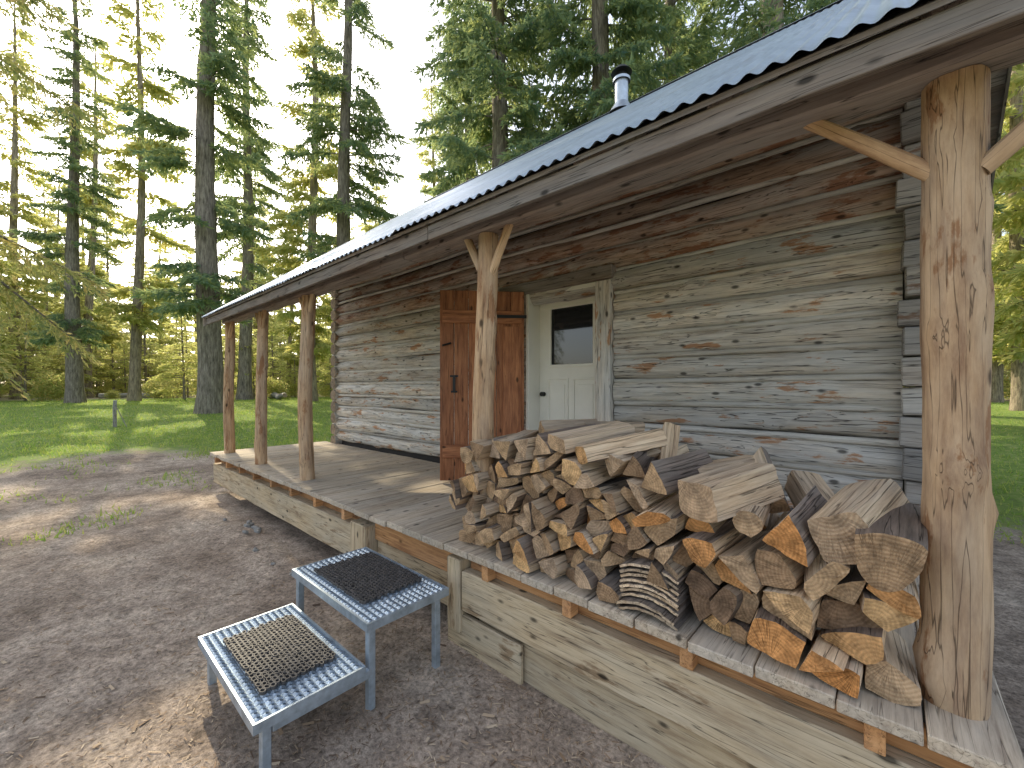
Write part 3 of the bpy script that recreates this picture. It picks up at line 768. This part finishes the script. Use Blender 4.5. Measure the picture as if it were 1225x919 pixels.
def stack(mb,prof,yf,L,dmin,x0,x1,skip=None,jy=.05):
    pts=[];t=0
    while t<6000:
        t+=1; x=rf.uniform(x0-.15,x1+.15); z=rf.uniform(-.02,1.0)
        dm=dmin*(1.22 if x>-.7 else 1.0)*rf.uniform(.75,1.3)
        if all((x-a)**2+((z-b)*1.2)**2>dm*dm for a,b in pts): pts.append((x,z))
    for (x,z) in pts:
        if z>hx_(x,prof) or x<x0 or x>x1 or z<0.0: continue
        poly=[(x-.3,z-.3),(x+.3,z-.3),(x+.3,z+.3),(x-.3,z+.3)]
        for (a,b) in pts:
            if (a,b)==(x,z): continue
            nx,nz=a-x,b-z; 
            if nx*nx+nz*nz>.36: continue
            poly=clip(poly,nx,nz,(a*a-x*x+b*b-z*z)/2)
            if len(poly)<3: break
        if len(poly)<3: continue
        poly=clip(poly,0,-1,-.004); poly=clip(poly,1,0,x1+.02); 
        if len(poly)<3 or area(poly)<.0012: continue
        parts=[poly]
        A0=area(poly)
        if A0>.011 and rf.random()<.8:
            c=cen(poly); th=rf.random()*math.pi; nx,nz=math.cos(th),math.sin(th); cc=c[0]*nx+c[1]*nz
            p1=clip(poly,nx,nz,cc);p2=clip(poly,-nx,-nz,-cc); parts=[p for p in (p1,p2) if len(p)>=3 and area(p)>.001]
        for p in parts:
            q=[p[0]]
            for v in p[1:]:
                if math.dist(v,q[-1])>.036: q.append(v)
            if math.dist(q[0],q[-1])<.036 and len(q)>3: q.pop()
            if len(q)<3: continue
            c=cen(q); 
            if skip and skip(c): continue
            f=rf.uniform(.84,.97); ro=rf.uniform(-.18,.18)
            q=[(c[0]+((v[0]-c[0])*math.cos(ro)-(v[1]-c[1])*math.sin(ro))*f,c[1]+((v[0]-c[0])*math.sin(ro)+(v[1]-c[1])*math.cos(ro))*f) for v in q]
            loc=[(v[0]-c[0],v[1]-c[1]) for v in q]
            l=L*rf.uniform(.85,1.1)
            B_=Matrix(((0,1,0,0),(1,0,0,0),(0,0,1,0),(0,0,0,1)))
            jit=rf.uniform(-jy,jy)
            if c[0]>-.1: jit=abs(jit)*.5
            M=Matrix.Translation((c[0],yf+jit,DZ+c[1]+.006))@Matrix.Rotation(rf.uniform(-.14,.14),4,'Z')@Matrix.Rotation(rf.uniform(-.07,.07),4,'X')@B_
            rn=rf.random()*.8
            if c[0]>-.75 and rf.random()<.35: rn=rf.uniform(.8,1)
            if rf.random()<.06: rn=.9
            piece(mb,loc,l,M,rn,bark=1,sl=rf.uniform(-.4,.4))
mbw=MB()
stack(mbw,prof,1.87,.40,.122,-2.22,.06,skip=lambda c:(-1.0<c[0]<-.66 and c[1]<.17),jy=.065)
stack(mbw,prof2,2.36,.40,.15,-2.05,-.05)
def top(x,y,z,w,h,L,yaw,pitch=0,roll=0,shape='w',rnd=.5,bark=1):
    if shape=='w': poly=[(-w/2,-h*.4),(w/2,-h*.4),(w*.1,h*.6)]
    elif shape=='q': poly=[(-w/2,-h/2),(w/2,-h*.45),(w*.42,h/2),(-w*.45,h*.42)]
    elif shape=='h':
        poly=[(-w/2,h*.4)]+[(-w/2*math.cos(t),h*.4-h*math.sin(t)) for t in [math.pi*k/6 for k in range(1,6)]]+[(w/2,h*.4)]
    elif shape=='r': poly=[(w/2*math.cos(t),h/2*math.sin(t)) for t in [2*math.pi*k/9 for k in range(9)]]
    M=Matrix.Translation((x,y,DZ+z))@Matrix.Rotation(math.radians(yaw),4,'Z')@Matrix.Rotation(math.radians(90),4,'Z')@Matrix.Rotation(math.radians(-pitch),4,'Y')@Matrix.Rotation(math.radians(roll),4,'X')
    piece(mbw,poly,L,M,rnd,bark=bark,irr=.007,sl=rf.uniform(-.3,.3))
top(-2.08,1.86,.60,.12,.10,.38,8,2,10,'h',.35)
top(-1.96,1.84,.65,.13,.11,.40,-6,4,190,'w',.2)
top(-1.83,1.87,.66,.11,.12,.38,-14,3,0,'w',.55)
top(-1.71,1.83,.69,.13,.10,.36,10,6,60,'w',.4)
top(-1.66,2.12,.77,.15,.10,.40,-30,0,20,'q',.3)
top(-1.58,1.84,.70,.12,.12,.38,-12,3,170,'w',.5)
top(-1.46,1.86,.72,.14,.12,.40,-22,6,-10,'w',.45)
top(-1.34,1.84,.75,.17,.08,.44,-28,8,8,'q',.6)
top(-1.17,1.82,.71,.14,.09,.44,-36,10,-12,'q',.75)
top(-1.45,2.3,.79,.14,.09,.36,-60,0,0,'q',.3)
top(-1.03,1.88,.67,.12,.11,.38,-10,4,200,'w',.5)
top(-.92,1.90,.66,.11,.10,.36,12,6,4,'w',.2)
top(-.80,1.84,.63,.14,.13,.38,-18,6,4,'w',.35)
top(-.60,1.79,.59,.21,.15,.38,-24,8,-6,'q',.5)
top(-.9,2.2,.64,.10,.08,.24,10,55,0,'w',.6)
top(-.42,1.84,.52,.11,.10,.38,4,4,0,'r',.6)
top(-.36,2.1,.54,.12,.12,.28,30,40,0,'w',.45)
top(-.28,1.80,.50,.17,.15,.36,-8,8,14,'w',.9)
top(-.13,1.82,.54,.17,.16,.36,-14,12,-24,'q',.5)
top(-.01,1.80,.49,.18,.18,.36,-2,6,8,'h',.25)
top(-.20,2.2,.50,.15,.12,.3,25,18,0,'q',.4)
top(-.72,2.1,.62,.12,.10,.32,-50,10,0,'q',.5)
top(-.52,2.15,.53,.12,.12,.3,8,12,0,'w',.5)
for i_ in range(9):
    R_=.30; zc=-.155+.024*i_
    vs=[];fs=[];lc=[]; K=12; sd=rf.random()*9; th=.012
    y0=1.84+rf.uniform(-.03,.03); Ln=.36; cxx=-.83+rf.uniform(-.01,.01)
    for (yy) in (y0,y0+Ln):
        for rr_ in (R_,R_-th):
            for k in range(K+1):
                a=math.radians(62+56*k/K); q=rr_+.004*noise.noise(Vector((k*.8,sd,rr_*50)))
                vs.append((cxx+q*math.cos(a),yy+.01*noise.noise(Vector((k,sd,3))),DZ+zc+q*math.sin(a)-.10)); lc.append((yy+sd,k*.02,rr_))
    n1=K+1
    for k in range(K):
        fs+=[(k,k+1,2*n1+k+1,2*n1+k),(n1+k+1,n1+k,3*n1+k,3*n1+k+1),(k+1,k,n1+k,n1+k+1),(2*n1+k,2*n1+k+1,3*n1+k+1,3*n1+k)]
    vs=[(v[0],v[1],max(v[2],DZ+.004+.001*(i_%3))) for v in vs]
    mbw.add(vs,fs,[2,2,1,1]*K,rf.random(),lc)
mbw.obj('firewood_pile',[M_fend,M_fside,M_bark],angle=32)

mb=MB()
for k in range(14):
    x=rw.uniform(-6.2,-3.6); y=rw.uniform(1.4,1.75); r=rw.uniform(.015,.04); z=gz(x,y)
    log(mb,(x,y,z),(x+r*1.6,y+rw.uniform(-.03,.03),z+r*.2),r,r*.6,segs=8,step=.03,irr=.5)
mb.obj('stones',[M_stone,M_stone],smooth=True)

# ------------------------------------------------------------------ light
el=math.radians(34); sd=Vector((-1.0,.14,0)).normalized()
sun=bpy.data.lights.new('Sun','SUN'); sun.energy=5; sun.angle=math.radians(.5); sun.color=(1,.87,.63)
so=bpy.data.objects.new('sun',sun); COL.objects.link(so)
v=Vector((sd.x*math.cos(el),sd.y*math.cos(el),math.sin(el)))
so.rotation_euler=v.to_track_quat('Z','Y').to_euler()
w=bpy.data.worlds.new('World'); scene.world=w; w.use_nodes=True; nt=w.node_tree
sk=nt.nodes.new('ShaderNodeTexSky'); sk.sky_type='NISHITA'; sk.sun_disc=False; sk.sun_elevation=el; sk.sun_rotation=math.atan2(v.x,v.y); sk.air_density=1.0; sk.dust_density=2.5; sk.ozone_density=1
hs=nt.nodes.new('ShaderNodeHueSaturation'); hs.inputs['Saturation'].default_value=.6
nt.links.new(sk.outputs[0],hs.inputs['Color'])
nt.links.new(hs.outputs[0],nt.nodes['Background'].inputs[0]); nt.nodes['Background'].inputs[1].default_value=.36

cam=bpy.data.cameras.new('camera'); co=bpy.data.objects.new('camera',cam); COL.objects.link(co)
co.location=(0,0,CZ); co.rotation_euler=(math.radians(90),0,math.radians(42)); cam.sensor_width=36; cam.lens=505/1225*36; cam.shift_y=.003; cam.clip_end=1500; cam.clip_start=.05
scene.camera=co
scene.view_settings.view_transform='Standard'; scene.view_settings.look='None'; scene.view_settings.exposure=0
